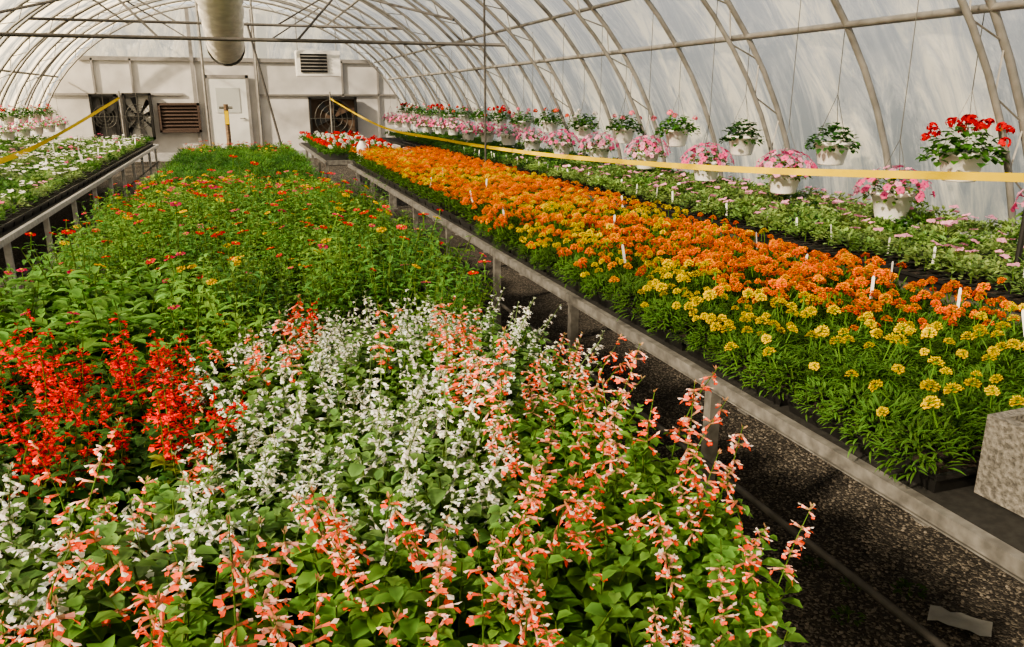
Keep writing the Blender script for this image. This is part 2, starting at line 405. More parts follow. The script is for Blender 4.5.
g=G(); box(g,-.3,.3,-.035,-.02,1.15,1.8); g.build('door_window',mat('pane',(.45,.47,.46),.2),dr)
g=G(); tube(g,[(w-.18,-.07,1.0),(w-.18,-.02,1.0)],.02,8); tube(g,[(w-.18,-.07,1.0),(w-.30,-.07,1.0)],.012,6); g.build('door_handle',GALV,dr)

YL=YB-.15
def louvre(u0,v0,u1,v1,label,name='louvre_vent',m_=BROWN,n=7):
    x0,z1=at(u0,v0,YL); x1,z0=at(u1,v1,YL)
    t=empty(name,((x0+x1)/2,YL,z0),label,'vent'); w=(x1-x0)/2; h=z1-z0
    g=G(); e=.06
    box(g,-w,-w+e,-.08,.06,0,h); box(g,w-e,w,-.08,.06,0,h); box(g,-w,w,-.08,.06,0,e); box(g,-w,w,-.08,.06,h-e,h); g.build('frame',m_,t)
    g=G(); box(g,-w+e,w-e,.03,.05,e,h-e); g.build('back_panel',BLACK,t)
    for i in range(n):
        z=e+(h-2*e)*(i+.5)/n; g=G(); dz=(h-2*e)/n*.42
        g.raw([(-w+e,-.06,z-dz),(w-e,-.06,z-dz),(w-e,.02,z+dz),(-w+e,.02,z+dz)],[(0,1,2,3)]); g.build('slat',m_,t)
    return t
SCR=mat('screen_grey',(.35,.35,.33),.6)
def fan(u0,v0,u1,v1,label,nb=8,scr=SCR):
    x0,z1=at(u0,v0,YL); x1,z0=at(u1,v1,YL); w=(x1-x0)/2; h=(z1-z0)/2
    t=empty('exhaust_fan',((x0+x1)/2,YL-.05,(z0+z1)/2),label,'fan')
    g=G(); e=.06
    box(g,-w,-w+e,-.1,.1,-h,h); box(g,w-e,w,-.1,.1,-h,h); box(g,-w,w,-.1,.1,-h,-h+e); box(g,-w,w,-.1,.1,h-e,h); g.build('housing',BLACK,t)
    g=G(); box(g,-w+e,w-e,.08,.1,-h+e,h-e); g.build('back_screen',scr,t)
    r=max(w,h)*.84
    for k in range(nb):
        a=2*PI*k/nb; g=G(); c,s=math.cos(a),math.sin(a); c2,s2=math.cos(a+2.6/nb),math.sin(a+2.6/nb)
        cl=lambda x,z:(max(-w+.03,min(w-.03,x)),max(-h+.03,min(h-.03,z)))
        p=[cl(.06*c,.06*s),cl(r*c,r*s),cl(r*c2,r*s2),cl(.06*c2,.06*s2)]
        g.raw([(p[0][0],.03,p[0][1]),(p[1][0],.05,p[1][1]),(p[2][0],-.03,p[2][1]),(p[3][0],0,p[3][1])],[(0,1,2,3)]); g.build('blade',BLACK,t)
    g=G(); tube(g,[(0,-.08,0),(0,.06,0)],.09,12); g.build('hub',BLACK,t)
    g=G(); rm=min(w,h)
    for q in (.4,.65,.9): rr=rm*q; tube(g,[(rr*math.cos(2*PI*i/24),-.1,rr*math.sin(2*PI*i/24)) for i in range(25)],.007,4,ref=Vector((0,1,0)))
    tube(g,[(-w,-.1,0),(w,-.1,0)],.01,4); tube(g,[(0,-.1,-h),(0,-.1,h)],.01,4)
    g.build('guard',WIRE,t)
fan(89,94,122,139,'tall dark exhaust fan, leftmost opening on the back wall',5,mat('screen_dark',(.12,.12,.12),.7))
fan(122,93,156,139,'black square exhaust fan with radial blades on back wall',8,mat('screen_pale',(.5,.5,.48),.6))
louvre(157,103,202,132,'low brown louvred vent between exhaust fan and door')
fan(308,97,358,139,'dark brown exhaust fan on back wall right of the door',6,mat('screen_brown',(.10,.065,.045),.7))
x0,z1=at(296,50,20.8); x1,z0=at(341,76,20.8)
t=empty('unit_heater',((x0+x1)/2,20.8,z0),'white hanging unit heater with dark louvred grille near back wall','heater'); w=(x1-x0)/2; h=z1-z0
g=G(); box(g,-w,w,0,.6,0,h); g.build('housing',WHITEP,t)
g=G(); box(g,-w+.08,w-.32,-.03,0,.08,h-.08); g.build('grille_panel',BLACK,t)
for i in range(5):
    z=.1+(h-.2)*(i+.5)/5; g=G(); box(g,-w+.08,w-.32,-.06,-.03,z-.012,z+.012); g.build('slat',TRIM,t)
for s in (-1,1):
    g=G(); xx=s*(w-.05); tube(g,[(xx,.3,h),(xx,.3,3.65-z0-.1)],.012,6); g.build('hanger_rod',GALV,t)

# ---- hoops
HY=[Y for Y in [.15+1.2*i for i in range(-1,21)] if Y<YB-.05]
def hoop_mesh(sc,r,n=40):
    g=G(); pts=[]
    for i in range(n+1):
        th=.0+PI*i/n; x,z=arc(th,A_*.987-sc,B_*.987-sc); pts.append((x,0,z))
    tube(g,pts,r,6,ref=Vector((0,1,0))); return g
HM=hoop_mesh(0,.026).mesh('hoop_pipe',PIPE,True); HM2=hoop_mesh(.17,.022).mesh('inner_chord',PIPE,True)
g=G()
for i in range(24):
    th=.12+(PI-.24)*i/23; th2=.12+(PI-.24)*(i+.5)/23
    x,z=arc(th,A_*.987,B_*.987); x2,z2=arc(th2,A_*.987-.17,B_*.987-.17); tube(g,[(x,0,z),(x2,0,z2)],.007,4,cap=False)
    th3=.12+(PI-.24)*(i+1)/23; x,z=arc(th3,A_*.987,B_*.987); tube(g,[(x2,0,z2),(x,0,z)],.007,4,cap=False)
WEB=g.mesh('truss_web',PIPE)
for i,y in enumerate(HY):
    sp=[('outer_chord',HM,Matrix())]
    lab,grp='single curved steel hoop pipe holding up the plastic roof','single hoops of the greenhouse'
    if i%2==0: 
        sp+= [('inner_chord',HM2,Matrix()),('truss_web',WEB,Matrix())]
        lab,grp='double chord curved steel truss hoop with zigzag webbing under the roof','truss hoops of the greenhouse'
    inst('greenhouse_hoop',sp,(0,y,0),0,1,lab,'hoop',grp)
def purlin(x,z,r,label):
    g=G(); tube(g,[(x,Y0,z),(x,YB-.1,z)],r,8); o=g.build('purlin_pipe',PIPE,None,True); setp(o,label,'pipe')
purlin(4.20,2.15,.026,'lowest long purlin pipe along right wall above the upper baskets')
purlin(3.82,2.60,.022,'second purlin pipe up the right side of the roof')
purlin(2.45,3.48,.024,'third purlin pipe high on the right side of roof')
purlin(0,3.98,.022,'ridge purlin pipe along the roof top')
purlin(-2.45,3.48,.02,'high purlin pipe on the left side of roof')
purlin(-4.20,2.15,.022,'lowest long purlin pipe along the left wall')
purlin(4.84,.62,.015,'thin rail low on right wall behind the wall bench')
for j,y in enumerate((12.15,16.95,20.55)):
    z=[2.42,3.0,2.95][j]; x=(A_*.987)*math.sqrt(1-(z/(B_*.987))**2)
    t=empty('collar_tie',(0,y,z),['nearest and lowest','middle','farthest'][j]+' horizontal cross tie pipe spanning the roof','cross tie')
    g=G(); tube(g,[(-x,0,0),(x,0,0)],.026,8); g.build('cross_pipe',DPIPE,t,True)
    for s in (-1,1):
        xx=2.1; zz=B_*.987*math.sqrt(1-(xx/(A_*.987))**2)-z
        g=G(); tube(g,[(s*.9,0,0),(s*xx,0,zz)],.018,6); g.build('diagonal_strut',DPIPE,t,True)
for (p,q,l) in (((-3.7,12.6,2.5),(-1.2,16.7,3.7),'diagonal wind brace pipe on left roof near the back'),((-1.1,9,3.8),(-4.2,12,1.8),'diagonal wind brace pipe on left roof nearer the camera'),((3.3,12.6,2.8),(1.2,16.7,3.8),'diagonal wind brace pipe on right roof'),((1.4,8.6,3.75),(.6,11.9,3.1),'diagonal brace pipe to the right of the air duct')):
    g=G(); tube(g,[p,q],.022,6); o=g.build('wind_brace',DPIPE,None,True); setp(o,l,'brace')
def post(x,y,z0,z1,r,name,label,m_=PIPE,dx=0):
    g=G(); tube(g,[(0,0,0),(dx,0,z1-z0)],r,8); box(g,-.05,.05,-.05,.05,0,.012); o=g.build(name,m_,None,False); o.location=(x,y,z0); setp(o,label,'post'); return o
post(2.98,9.9,0,3.2,.014,'support_post','thin vertical support post rising between marigold bench and wall bench',RAILD)
x,_=at(205,90,20.0); post(x,20.0,0,3.9,.03,'support_post','tall vertical post to the left of the door')
x,_=at(258,90,20.0); post(x,20.0,0,3.9,.025,'support_post','tall vertical post to the right of the door')
x,_=at(287,148,19.0); x2,_=at(250,60,19.0); post(x,19.0,0,3.2,.025,'leaning_pole','grey pole leaning left in front of the back wall',DPIPE,x2-x)
g=G(); pts=[]; rs=[]
for i in range(49):
    t_=i/48; y=17.2-t_*8; z=2.60+.98*t_**.8-.04*math.sin(t_*PI); pts.append((-.08-.02*t_,y,z)); rs.append(.33+.014*math.sin(i*1.9)+.012*math.sin(i*.83))
tube(g,pts,rs,18); t=empty('air_duct',(0,0,0),'long pale plastic air duct tube hanging under the roof ridge','duct')
g.build('tube',TUBE,t,True)
for y in (10.0,12.5,15.0,17.0):
    zz=2.60+.98*((17.2-y)/8)**.8; g=G(); tube(g,[(-.1,y,zz+.2),(-.1,y,4.05)],.006,5); g.build('hanger_wire',WIRE,t)
g=G(); tube(g,[(-.08,17.2,2.60),(-.08,17.5,2.60)],.36,18); g.build('end_ring',GALV,t,True)

# ================================================================ BENCHES
BT=.76
def bench(x0,x1,y0,y1,label,legy0,step=1.22,rm=None,lm=None):
    rm=rm or GALV; lm=lm or GALV
    t=empty('growing_bench',(x0,y0,0),label,'bench'); W=x1-x0; L=y1-y0
    g=G(); box(g,.03,W-.03,.03,L-.03,BT-.02,BT); g.build('mesh_top',DARKM,t)
    for a in (0,W-.035):
        g=G(); box(g,a,a+.03,0,L,BT-.034,BT+.004); box(g,(a if a==0 else a-.03),a+.03+(.03 if a==0 else 0),0,L,BT-.039,BT-.032); g.build('side_rail',rm,t)
    for a in (0,L-.035):
        g=G(); box(g,.035,W-.035,a,a+.035,BT-.055,BT+.01); g.build('end_rail',rm,t)
    y=legy0-y0
    while y<L-.05:
        for a in (.035,W-.08):
            g=G(); box(g,a,a+.04,y,y+.04,.0,BT-.039); box(g,a-.02,a+.06,y-.02,y+.06,0,.008); g.build('leg',lm,t)
        g=G(); box(g,.08,W-.08,y+.005,y+.04,BT-.08,BT-.039); g.build('cross_bar',GALV,t)
        y+=step
    for a in (.015,W-.045):
        g=G(); tube(g,[(a+.01,0,.44),(a+.01,L,.44)],.011,8); g.build('lower_brace',RAILD,t,True)
    return t
bench(-.9,.80,.40,13.2,'wide centre bench covered with salvias and zinnias',.7)
bench(1.40,2.56,-.4,11.3,'steel bench to the right of centre aisle carrying marigolds',.93)
bench(1.15,2.25,11.9,17.0,'far right bench carrying red and white flowers',12.1)
bench(3.06,4.56,1.2,18.5,'steel bench along the right wall under hanging baskets',1.6,1.22,RAILD)
bench(-3.05,-1.5,4.4,17.3,'steel bench left of the centre bench with white flowers',4.9,1.22,GALVL,GALVL)
bench(-4.6,-3.15,8.0,18.5,'steel bench along the left wall',8.5)

def traymesh(lx,ly,h=.055):
    g=G(); a=.012
    vs=[(-lx/2+a,-ly/2+a,0),(lx/2-a,-ly/2+a,0),(lx/2-a,ly/2-a,0),(-lx/2+a,ly/2-a,0),(-lx/2,-ly/2,h),(lx/2,-ly/2,h),(lx/2,ly/2,h),(-lx/2,ly/2,h)]
    g.raw(vs,[(0,3,2,1),(0,1,5,4),(1,2,6,5),(2,3,7,6),(3,0,4,7)])
    r=.008
    for (x0,x1,y0,y1) in ((-lx/2-r,lx/2+r,-ly/2-r,-ly/2+.002),(-lx/2-r,lx/2+r,ly/2-.002,ly/2+r),(-lx/2-r,-lx/2+.002,-ly/2,ly/2),(lx/2-.002,lx/2+r,-ly/2,ly/2)): box(g,x0,x1,y0,y1,h-.012,h+.002)
    for i in range(1,6): x=-lx/2+lx*i/6; box(g,x-.003,x+.003,-ly/2+.01,ly/2-.01,h-.02,h)
    for i in range(1,4): y=-ly/2+ly*i/4; box(g,-lx/2+.01,lx/2-.01,y-.003,y+.003,h-.02,h)
    s=G(); s.raw([(-lx/2+.006,-ly/2+.006,h-.008),(lx/2-.006,-ly/2+.006,h-.008),(lx/2-.006,ly/2-.006,h-.008),(-lx/2+.006,ly/2-.006,h-.008)],[(0,1,2,3)])
    return [('tray_body',g.mesh('tray_body',BLACK),Matrix()),('soil',s.mesh('soil',SOIL),Matrix())]
TR=traymesh(.478,.265); TRc=traymesh(.51,.265); TRm=traymesh(.51,.265)
y=1.385
while y<11.2:
    for i in range(2): inst('seedling_tray',TRm,(1.445+.265+i*.53,y,BT),0,1,'black cell tray holding marigolds on the right bench','tray','marigold trays')
    y+=.285
y=.58
while y<13:
    for i in range(3):
        if y<4.6 or i==2: inst('seedling_tray',TRc,(-.86+.27+i*.535,y,BT),0,1,'black cell tray under the plants on the centre bench','tray','centre bench trays')
    y+=.285
y=1.9
while y<16:
    inst('seedling_tray',TR,(3.33,y,BT),0,1,'black cell tray along the front edge of the right wall bench','tray','right wall bench trays'); y+=.285
y=5.2
while y<17:
    inst('seedling_tray',TR,(-1.81,y,BT),0,1,'black cell tray along the edge of the left bench','tray','left bench trays'); y+=.285

ZP=BT+.045
nz=lambda a: U(-a,a)
# ================================================================ CENTRE BENCH PLANTS
def put(name,spec,x,y,sc,lab,cat,grp,outlean=0):
    o=inst(name,spec,(x,y,ZP),0,sc,lab,cat,grp); o.rotation_euler=lean(U(0,6.28),nz(.12)+outlean,nz(.12)); return o
y=.52
while y<2.2:
    x=-.80
    while x<.74:
        px,py=x+nz(.03),y+nz(.03); x+=.125
        if px>.48 and py<.64: continue
        if px>.62 and py<.88: continue
        q=R(); sc=U(.85,1.1); ol=.22 if (px>.6 and py>1.1) else 0
        white_zone=(py>1.14 and px<.44-(py-1.14)*.04)
        if px<-.10+nz(.05) and py>1.40: k=REDS; l=('salvia','bright red flowered salvia plant on the left of centre bench','salvia plant','red salvias'); sc=U(.82,1.08)
        elif (px<-.10 and py>1.08 and q<.5) or (white_zone and q<.80 and px>=-.10) or (py>1.75 and q<.8):
            k=WHITE; l=('salvia','white flowered salvia plant in the middle of centre bench','salvia plant','white salvias'); sc=U(.82,1.12)
        else:
            k=CORAL; l=('salvia','coral and white flowered salvia plant at the near end of centre bench','salvia plant','coral salvias'); sc=U(.85,1.08)
            if px>.30: l=('salvia','coral flowered salvia at the aisle edge of the centre bench','salvia plant','coral salvias at the aisle edge'); sc=U(.85,1.05)
            if px>.45 and py<1.05: sc=U(.74,.88)
        put(l[0],random.choice(k),px,py,sc,l[1],l[2],l[3],ol)
    y+=.125
y=2.22
while y<5.6:
    x=-.76
    while x<.76:
        px,py=x+nz(.05),y+nz(.05)
        ol=.4*(px/.8)**3 if px>0 else 0
        if px<-.3 and py<3.0 : put('leafy_plant',random.choice(BROAD),px,py,U(.85,1.15),'broad leaved green plant behind the red salvias','plant','broad leaved plants',ol)
        elif py<2.5 and px>0: put('salvia',random.choice(REDS if R()<.3 else WHITE),px,py,.85,'scarlet or white salvia at the back of the white salvia patch','salvia plant','back salvias',ol)
        else: put('zinnia',random.choice(ZIN),px,py,U(.72,1.2)*(.85 if px<-.6 else 1),'green zinnia plant with small bright flowers on centre bench','zinnia plant','zinnias',ol)
        x+=.145
    y+=.145
FE=[bushy(.24,.15,170,.06,.010,c,True).mesh('feathery_plant',PM) for c in ((.07,.175,.04),(.10,.22,.045),(.055,.145,.035))]
def mini(col,fl,nf,h=.15,r=.12,n=70,L=.05,W=.03,simple=True):
    g=bushy(h,r,n,L,W,col,simple)
    for k in range(nf):
        a=U(0,6.28); q=U(0,r*.8); p=(q*math.cos(a),q*math.sin(a),h*U(.8,1.08))
        tube(g,[(0,0,.02),p],.0015,3,(.1,.2,.03)); g.add(random.choice(fl),TM(p,0,nz(.4),nz(.4)))
    return g
zf=[zinnia(.018,c,stem=0) for c in ZC_[:6]]
PA=[mini(c,zf,nf,.20,.14,120,.05,.024).mesh('pale_bedding_plant',PM) for c,nf in (((.21,.34,.075),2),((.15,.28,.06),2),((.24,.37,.09),1),((.12,.24,.05),3),((.17,.31,.065),1))]
y=5.65
while y<13.1:
    x=-.70
    while x<.75:
        px,py=x+nz(.05),y+nz(.05)
        if py<7.6 : inst('pale_bedding_plant',random.choice(PA),(px,py,ZP),U(0,6),U(.8,1.25),'pale green bedding plant with small blooms midway along centre bench','bedding plant','pale bedding plants')
        elif py<11: inst('feathery_plant',random.choice(FE),(px,py,ZP),U(0,6),U(.8,1.1),'deep green feathery plant far along the centre bench','bedding plant','feathery plants')
        else: inst('foliage_plant',random.choice(FE+PA),(px,py,ZP),U(0,6),U(.8,1.1),'small green plant at the far end of centre bench','foliage plant','far end plants')
        x+=.19
    y+=.19

# ================================================================ MARIGOLDS
pos=[]
y=1.31
while y<11.2:
    x=1.48
    while x<2.54:
        pos.append((x+nz(.025),y+nz(.025))); x+=.112
    y+=.114
pos.sort(key=lambda p:p[0]**2+p[1]**2)
def mkind(x,y):
    u=(x-1.45)/1.08; q=R()
    if y<1.58: return 'ys'
    if y<1.95: return 'ys' if (u<.4 or q<.5) else ('or2' if q<.65 else 'ye')
    if y<2.35: return ('ye' if q<.5 else 'ys') if u<.4 else ('or2' if q<.5 else 'or')
    if y<2.9: return ('ye' if q<.6 else ('ys' if q<.8 else 'or2')) if u<.3 else ('or' if q<.75 else 'or2')
    if y<3.4: return ('or2' if q<.7 else 'ye') if u<.3 else ('or' if q<.92 else 'or2')
    if y<4.2: return ('ye' if q<.5 else 'or') if u<.3 else ('or' if q<.85 else 'ye')
    if y<5.2: return 'ye' if (u>.15 and q<.48) else ('or' if q<.9 else 'or2')
    if y<6.4: return 'or' if (q<.92) else 'ye'
    if y<7.4: return 'ye' if q<.55 else 'or'
    return 'or' if (q<.75 or u>.6) else 'ye'
LABM={'or':('densely blooming orange marigold plant on the right bench','orange marigolds',M_OR),'or2':('orange marigold plant with fewer blooms and green gaps','sparser orange marigolds',M_OR2),
 'ye':('yellow marigold plant in full bloom near the aisle edge','yellow marigolds',M_YE),'ys':('mostly green marigold plant with few yellow blooms beside the concrete block','sparse yellow marigolds',M_YS)}
for (x,y) in pos[:300]:
    l,gp,ks=LABM[mkind(x,y)]
    put('marigold',random.choice(ks),x,y,U(.9,1.25),l,'marigold plant',gp,-.3 if x<1.54 else 0)
ff=[bushy(.155,.09,34,.05,.018,(.075,.16,.032),True) for _ in range(3)]
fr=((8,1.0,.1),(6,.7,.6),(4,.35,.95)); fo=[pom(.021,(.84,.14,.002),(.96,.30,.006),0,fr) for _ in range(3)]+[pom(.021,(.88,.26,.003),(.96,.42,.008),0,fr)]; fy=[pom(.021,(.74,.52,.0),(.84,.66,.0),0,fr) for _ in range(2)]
big=G()
for (x,y) in pos[300:]:
    k=mkind(x,y); big.add(random.choice(ff),TM((x,y,ZP),U(0,6),s=U(.85,1.2)))
    n=6 if k=='or' else 5
    for i in range(n):
        f=random.choice(fy if k[0]=='y' else fo); big.add(f,TM((x+nz(.06),y+nz(.06),ZP+U(.13,.19)),U(0,6),nz(.4),nz(.4),U(.75,1.15)))
o=big.build('marigold_bed',PM); setp(o,'dense carpet of orange marigolds along far stretch of right bench','marigolds',None,'stuff')

# ================================================================ OTHER BEDS
fw=[petunia(.02,(.88,.88,.86),(.6,.6,.3),0)]; fp=[petunia(.026,(.80,.18,.36),(.5,.05,.2),0)]; flp=[petunia(.026,(.85,.38,.56),(.7,.2,.4),0)]; flv=[petunia(.024,(.60,.42,.75),(.3,.1,.4),0)]
ug=[umbel(.03,(.75,.012,.012),14)]; uw=[umbel(.03,(.88,.87,.84),14)]
PET=[mini((.23,.34,.12),fw+flp,1,n=110,L=.04,W=.022).mesh('petunia',PM) for _ in range(3)]+[mini((.18,.29,.10),flp+flv,1,n=110,L=.04,W=.022).mesh('petunia',PM),mini((.22,.33,.11),flp,2,n=110,L=.04,W=.022).mesh('petunia',PM),mini((.17,.29,.09),fw,0,n=110,L=.04,W=.022).mesh('petunia',PM),mini((.20,.32,.10),fw,0,n=110,L=.04,W=.022).mesh('petunia',PM)]
GRN=[mini(c,fw,nf,n=80,L=.045,W=.025).mesh('seedling',PM) for c,nf in ((DG,0),(LG,0),(LG,1),((.10,.20,.055),0))]
WHI=[mini((.22,.31,.13),fw,6,n=60).mesh('white_flower_plant',PM) for _ in range(3)]
REW=[mini(LG,u,3,n=65).mesh('geranium',PM) for u in (ug,uw,ug)]
PNK=[mini(LG,fp,2,n=60).mesh('seedling',PM)]
def bed(x0,x1,y0,y1,st,fn,z=ZP):
    y=y0
    while y<y1:
        x=x0
        while x<x1:
            k=fn(x,y)
            if k: inst(k[0],random.choice(k[1]),(x+nz(.03),y+nz(.03),z),U(0,6),U(.8,1.25),k[2],k[3],k[4])
            x+=st
        y+=st
bed(3.2,4.5,2.2,8.2,.17,lambda x,y:('petunia',PET if R()<.9 else GRN,'leafy petunia with pale pink or white blooms on right wall bench','petunia plant','petunias on the right wall bench'))
bed(3.2,4.5,8.3,18.2,.235,lambda x,y:('dark_bedding_plant',GRN if y>9.5 else GRN+PET,'dark green bedding plant far along the right wall bench','dark bedding plant','far right wall bench plants'))
bed(1.27,2.2,12.05,16.8,.185,lambda x,y:('geranium',REW if R()<.7 else GRN,'red or white geranium on far right bench','geranium','geraniums on the far right bench'))
def lf(x,y):
    b=(int(y/1.1)+2*int((x+3.1)/.55))%4
    if b==0: return ('white_flower_plant',WHI,'white flowering bedding plant on the left bench','white flower plant','white bedding plants')
    if b==1: return ('green_seedling',GRN+PNK,'green bedding plant between white rows on the left bench','seedling','green bedding plants')
    if b==2: return ('white_flower_plant',WHI+GRN[:2],'mixed white and green bedding plant on the left bench','white flower plant','mixed left bench plants')
    return ('green_seedling',GRN if R()<.6 else PET,'dark green leafy plant on the left bench','seedling','dark left bench plants')
bed(-2.95,-1.62,5.0,17.1,.21,lf)
bed(-4.5,-3.25,11,18.3,.25,lambda x,y:('leafy_seedling',GRN+WHI[:1],'green bedding plant on the left wall bench','leafy seedling','left wall bench plants'))

# ================================================================ HANGING BASKETS
g=G(); lathe(g,[(.001,0),(.088,0),(.094,.01),(.125,.145),(.137,.147),(.139,.17),(.131,.172),(.122,.15),(.085,.03),(.001,.03)],28); POT=g.mesh('pot',WHITEP,True)
g=G(); lathe(g,[(.001,.15),(.123,.15)],20); PSO=g.mesh('soil',SOIL)
def hanger(hook,top):
    g=G()
    for k in range(3):
        a=2*PI*k/3+.3; tube(g,[(.13*math.cos(a),.13*math.sin(a),.165),(0,0,hook)],.0022,4)
    tube(g,[(0,0,hook),(0,0,top)],.003,5); tube(g,[(0,0,top),(.02,0,top+.02),(0.0,0,top+.045)],.003,5); return g.mesh('hanger_wire',WIRE)
HU=hanger(.52,.98); HL=hanger(.50,1.56)
PF=[petunia(.027,(.78,.14,.33),(.5,.04,.18)).mesh('flower',PM),petunia(.027,(.86,.38,.56),(.65,.14,.35)).mesh('flower',PM)]
GF={'red':umbel(.038,(.60,.006,.014),26,.02).mesh('flower_cluster',PM),'pink':umbel(.038,(.82,.24,.32)).mesh('flower_cluster',PM),'white':umbel(.036,(.88,.85,.83)).mesh('flower_cluster',PM),'salmon':umbel(.038,(.82,.13,.07)).mesh('flower_cluster',PM)}
def bfol(col,n=170,hh=.17,r=.24,L=.055,W=.045):
    g=G()
    for i in range(n):
        a=U(0,2*PI); q=R()**.6; z=.15+hh*math.sqrt(max(0,1-q*q))*U(.2,1)-.05*q
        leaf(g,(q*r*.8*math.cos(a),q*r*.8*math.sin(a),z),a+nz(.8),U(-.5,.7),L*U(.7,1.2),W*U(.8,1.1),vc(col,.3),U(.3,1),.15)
    return g.mesh('foliage',PM,True)
BFOL=[bfol((.07,.18,.035),250,.19,.26) for _ in range(3)]; BF2=[bfol((.045,.12,.03),190,.17,.22) for _ in range(2)]; BF3=[bfol((.12,.23,.05),230,.15,.23,.04,.028) for _ in range(2)]
def basket(kind,hang,nf):
    parts=[('pot',POT,Matrix()),('soil',PSO,Matrix()),('hanger_wire',hang,Matrix())]
    if kind in ('pet','petl'):
        parts.append(('foliage',random.choice(BF3),Matrix()))
        for i in range(nf):
            a=2.4*i+nz(.3); q=((i+.5)/nf)**.5; el=PI/2*(1-q*.95); d=Vector((math.cos(a)*math.cos(el),math.sin(a)*math.cos(el),math.sin(el)))
            p=Vector((d.x*.235,d.y*.235,.155+d.z*.18-.03*q*R())); parts.append(('flower',PF[0 if (kind=='pet')==(R()<.65) else 1],face(p,d+Vector((nz(.3),nz(.3),.1)),U(.8,1.15))))
    elif kind=='green': parts.append(('foliage',random.choice(BF2),Matrix()))
    else:
        parts.append(('foliage',random.choice(BFOL),Matrix()))
        for i in range(nf):
            a=2.4*i+nz(.5); q=((i+.6)/nf)**.6; p=Vector((math.cos(a)*.26*q,math.sin(a)*.26*q,.18+.17*math.sqrt(max(0,1-q*q*.9))+nz(.02))); parts.append(('flower_cluster',GF[kind],TM(p,U(0,6),nz(.3),nz(.3),s=U(.75,1.1))))
    return parts
up=['red','green','green','pink','pink','white','salmon','pink','red','white','pink','salmon','red','pink','white','red']
upl=['white hanging basket of bright red geraniums, nearest in upper row by right wall','white hanging basket of dark green foliage beside the red geranium basket','white hanging basket of plain green foliage, third in the upper row','white hanging basket with few pink geraniums, fourth in upper row','white hanging basket with pale pink geraniums, fifth in the upper row']
for i,k in enumerate(up):
    nf={'green':0,'pink':4,'white':4,'salmon':5,'red':14}[k]
    inst('hanging_basket',basket(k,HU,nf),(4.32+nz(.015),3.90+1.19*i,1.14+nz(.02)),U(0,6),1.06 if i==0 else 1,
       upl[i] if i<5 else 'small distant white hanging basket in the upper row by the right wall','hanging basket','upper row of hanging baskets' if i<5 else 'distant upper row baskets')
lol=['white hanging basket of pink petunias cut off by the right frame edge','white hanging basket of pink petunias below the red geranium basket','white hanging basket overflowing with pink petunias, second whole one in lower row','white hanging basket of pink petunias, third whole one in the lower row','white hanging basket of pale pink petunias, fourth whole one in the lower row','white hanging basket of pink petunias, fifth whole one in the lower row']
for i in range(18):
    inst('hanging_basket',basket('petl' if i in (4,5,8,11) else 'pet',HL,[40,46,60,50,60,50][i] if i<6 else 40),(3.97+nz(.02),2.93+1.13*i,.92+nz(.025)),U(0,6),1.0,
       lol[i] if i<6 else 'small distant white basket of pink petunias in the lower row','hanging basket','lower row of hanging baskets' if i<6 else 'distant lower row baskets')
for i in range(6):
    inst('hanging_basket',basket(['pink','red','pink','white'][i%4],HU,5),(-4.28,16.0+1.2*i,1.13),U(0,6),1,'distant white hanging basket in upper row by the left wall','hanging basket','left upper baskets')
    inst('hanging_basket',basket('pet',HL,16),(-4.0,15.8+1.2*i,.9),U(0,6),1,'distant white basket of petunias in lower row by left wall','hanging basket','left lower baskets')

# ================================================================ TAPE, TAGS, BLOCK, BITS
def ribbon(pts,w,name,label,sub=10):
    P=[Vector(p) for p in pts]; out=[]
    for i in range(len(P)-1):
        p0=P[max(i-1,0)];p1=P[i];p2=P[i+1];p3=P[min(i+2,len(P)-1)]
        for k in range(sub):
            t=k/sub; out.append(.5*((2*p1)+(p2-p0)*t+(2*p0-5*p1+4*p2-p3)*t*t+(3*p1-p0-3*p2+p3)*t**3))
    out.append(P[-1]); g=G(); vs=[];fs=[]
    for i,p in enumerate(out):
        tw=.25*math.sin(i*.35); t=(out[min(i+1,len(out)-1)]-out[max(i-1,0)]).normalized(); s=t.cross(ZV).normalized(); u=ZV*math.cos(tw)+s*math.sin(tw)
        vs+=[p+u*w/2,p-u*w/2]
    for i in range(len(out)-1): fs.append((2*i,2*i+1,2*i+3,2*i+2))
    g.raw(vs,fs); o=g.build(name,TAPE,None,True); setp(o,label,'tape')
ribbon([(2.4,22.3,1.62),(2.9,17.5,1.06),(3.25,13.2,.97),(3.42,9.8,.98),(3.5,7.1,1.05),(3.53,5.0,1.14),(3.57,2.84,1.28)],.045,'barrier_tape','yellow barrier tape stretched in front of the right hanging baskets')
ribbon([(-2.7,22.3,1.64),(-2.75,16,1.16),(-2.6,11.6,.98),(-2.35,8.0,1.02),(-2.2,6.5,1.12)],.06,'barrier_tape','yellow barrier tape stretched over the left bench')
post(3.57,2.82,BT,1.42,.014,'tape_stake','dark stake on wall bench holding the end of yellow tape',BLACK)
post(-2.2,6.5,BT,1.2,.012,'tape_stake','dark stake on left bench holding the yellow tape',BLACK)
post(2.4,22.3,0,1.8,.02,'tape_stake','far stake near back wall holding the right yellow tape',PIPE)
post(-2.7,22.3,0,1.8,.02,'tape_stake','far stake near back wall holding the left yellow tape',PIPE)
t=empty('concrete_block',(1.63,1.035,BT+.005),'grey concrete block standing on end of the marigold bench','block',None,PI/2+.04)
g=G(); Z=.195
ys=[-.07,-.04,.04,.07]; xs=[-.2,-.17,-.015,.015,.17,.2]
for j in (0,2): box(g,xs[0],xs[5],ys[j],ys[j+1],0,Z)
for i in (0,2,4): box(g,xs[i],xs[i+1],ys[1],ys[2],0,Z)
g.build('block_body',CONC,t)
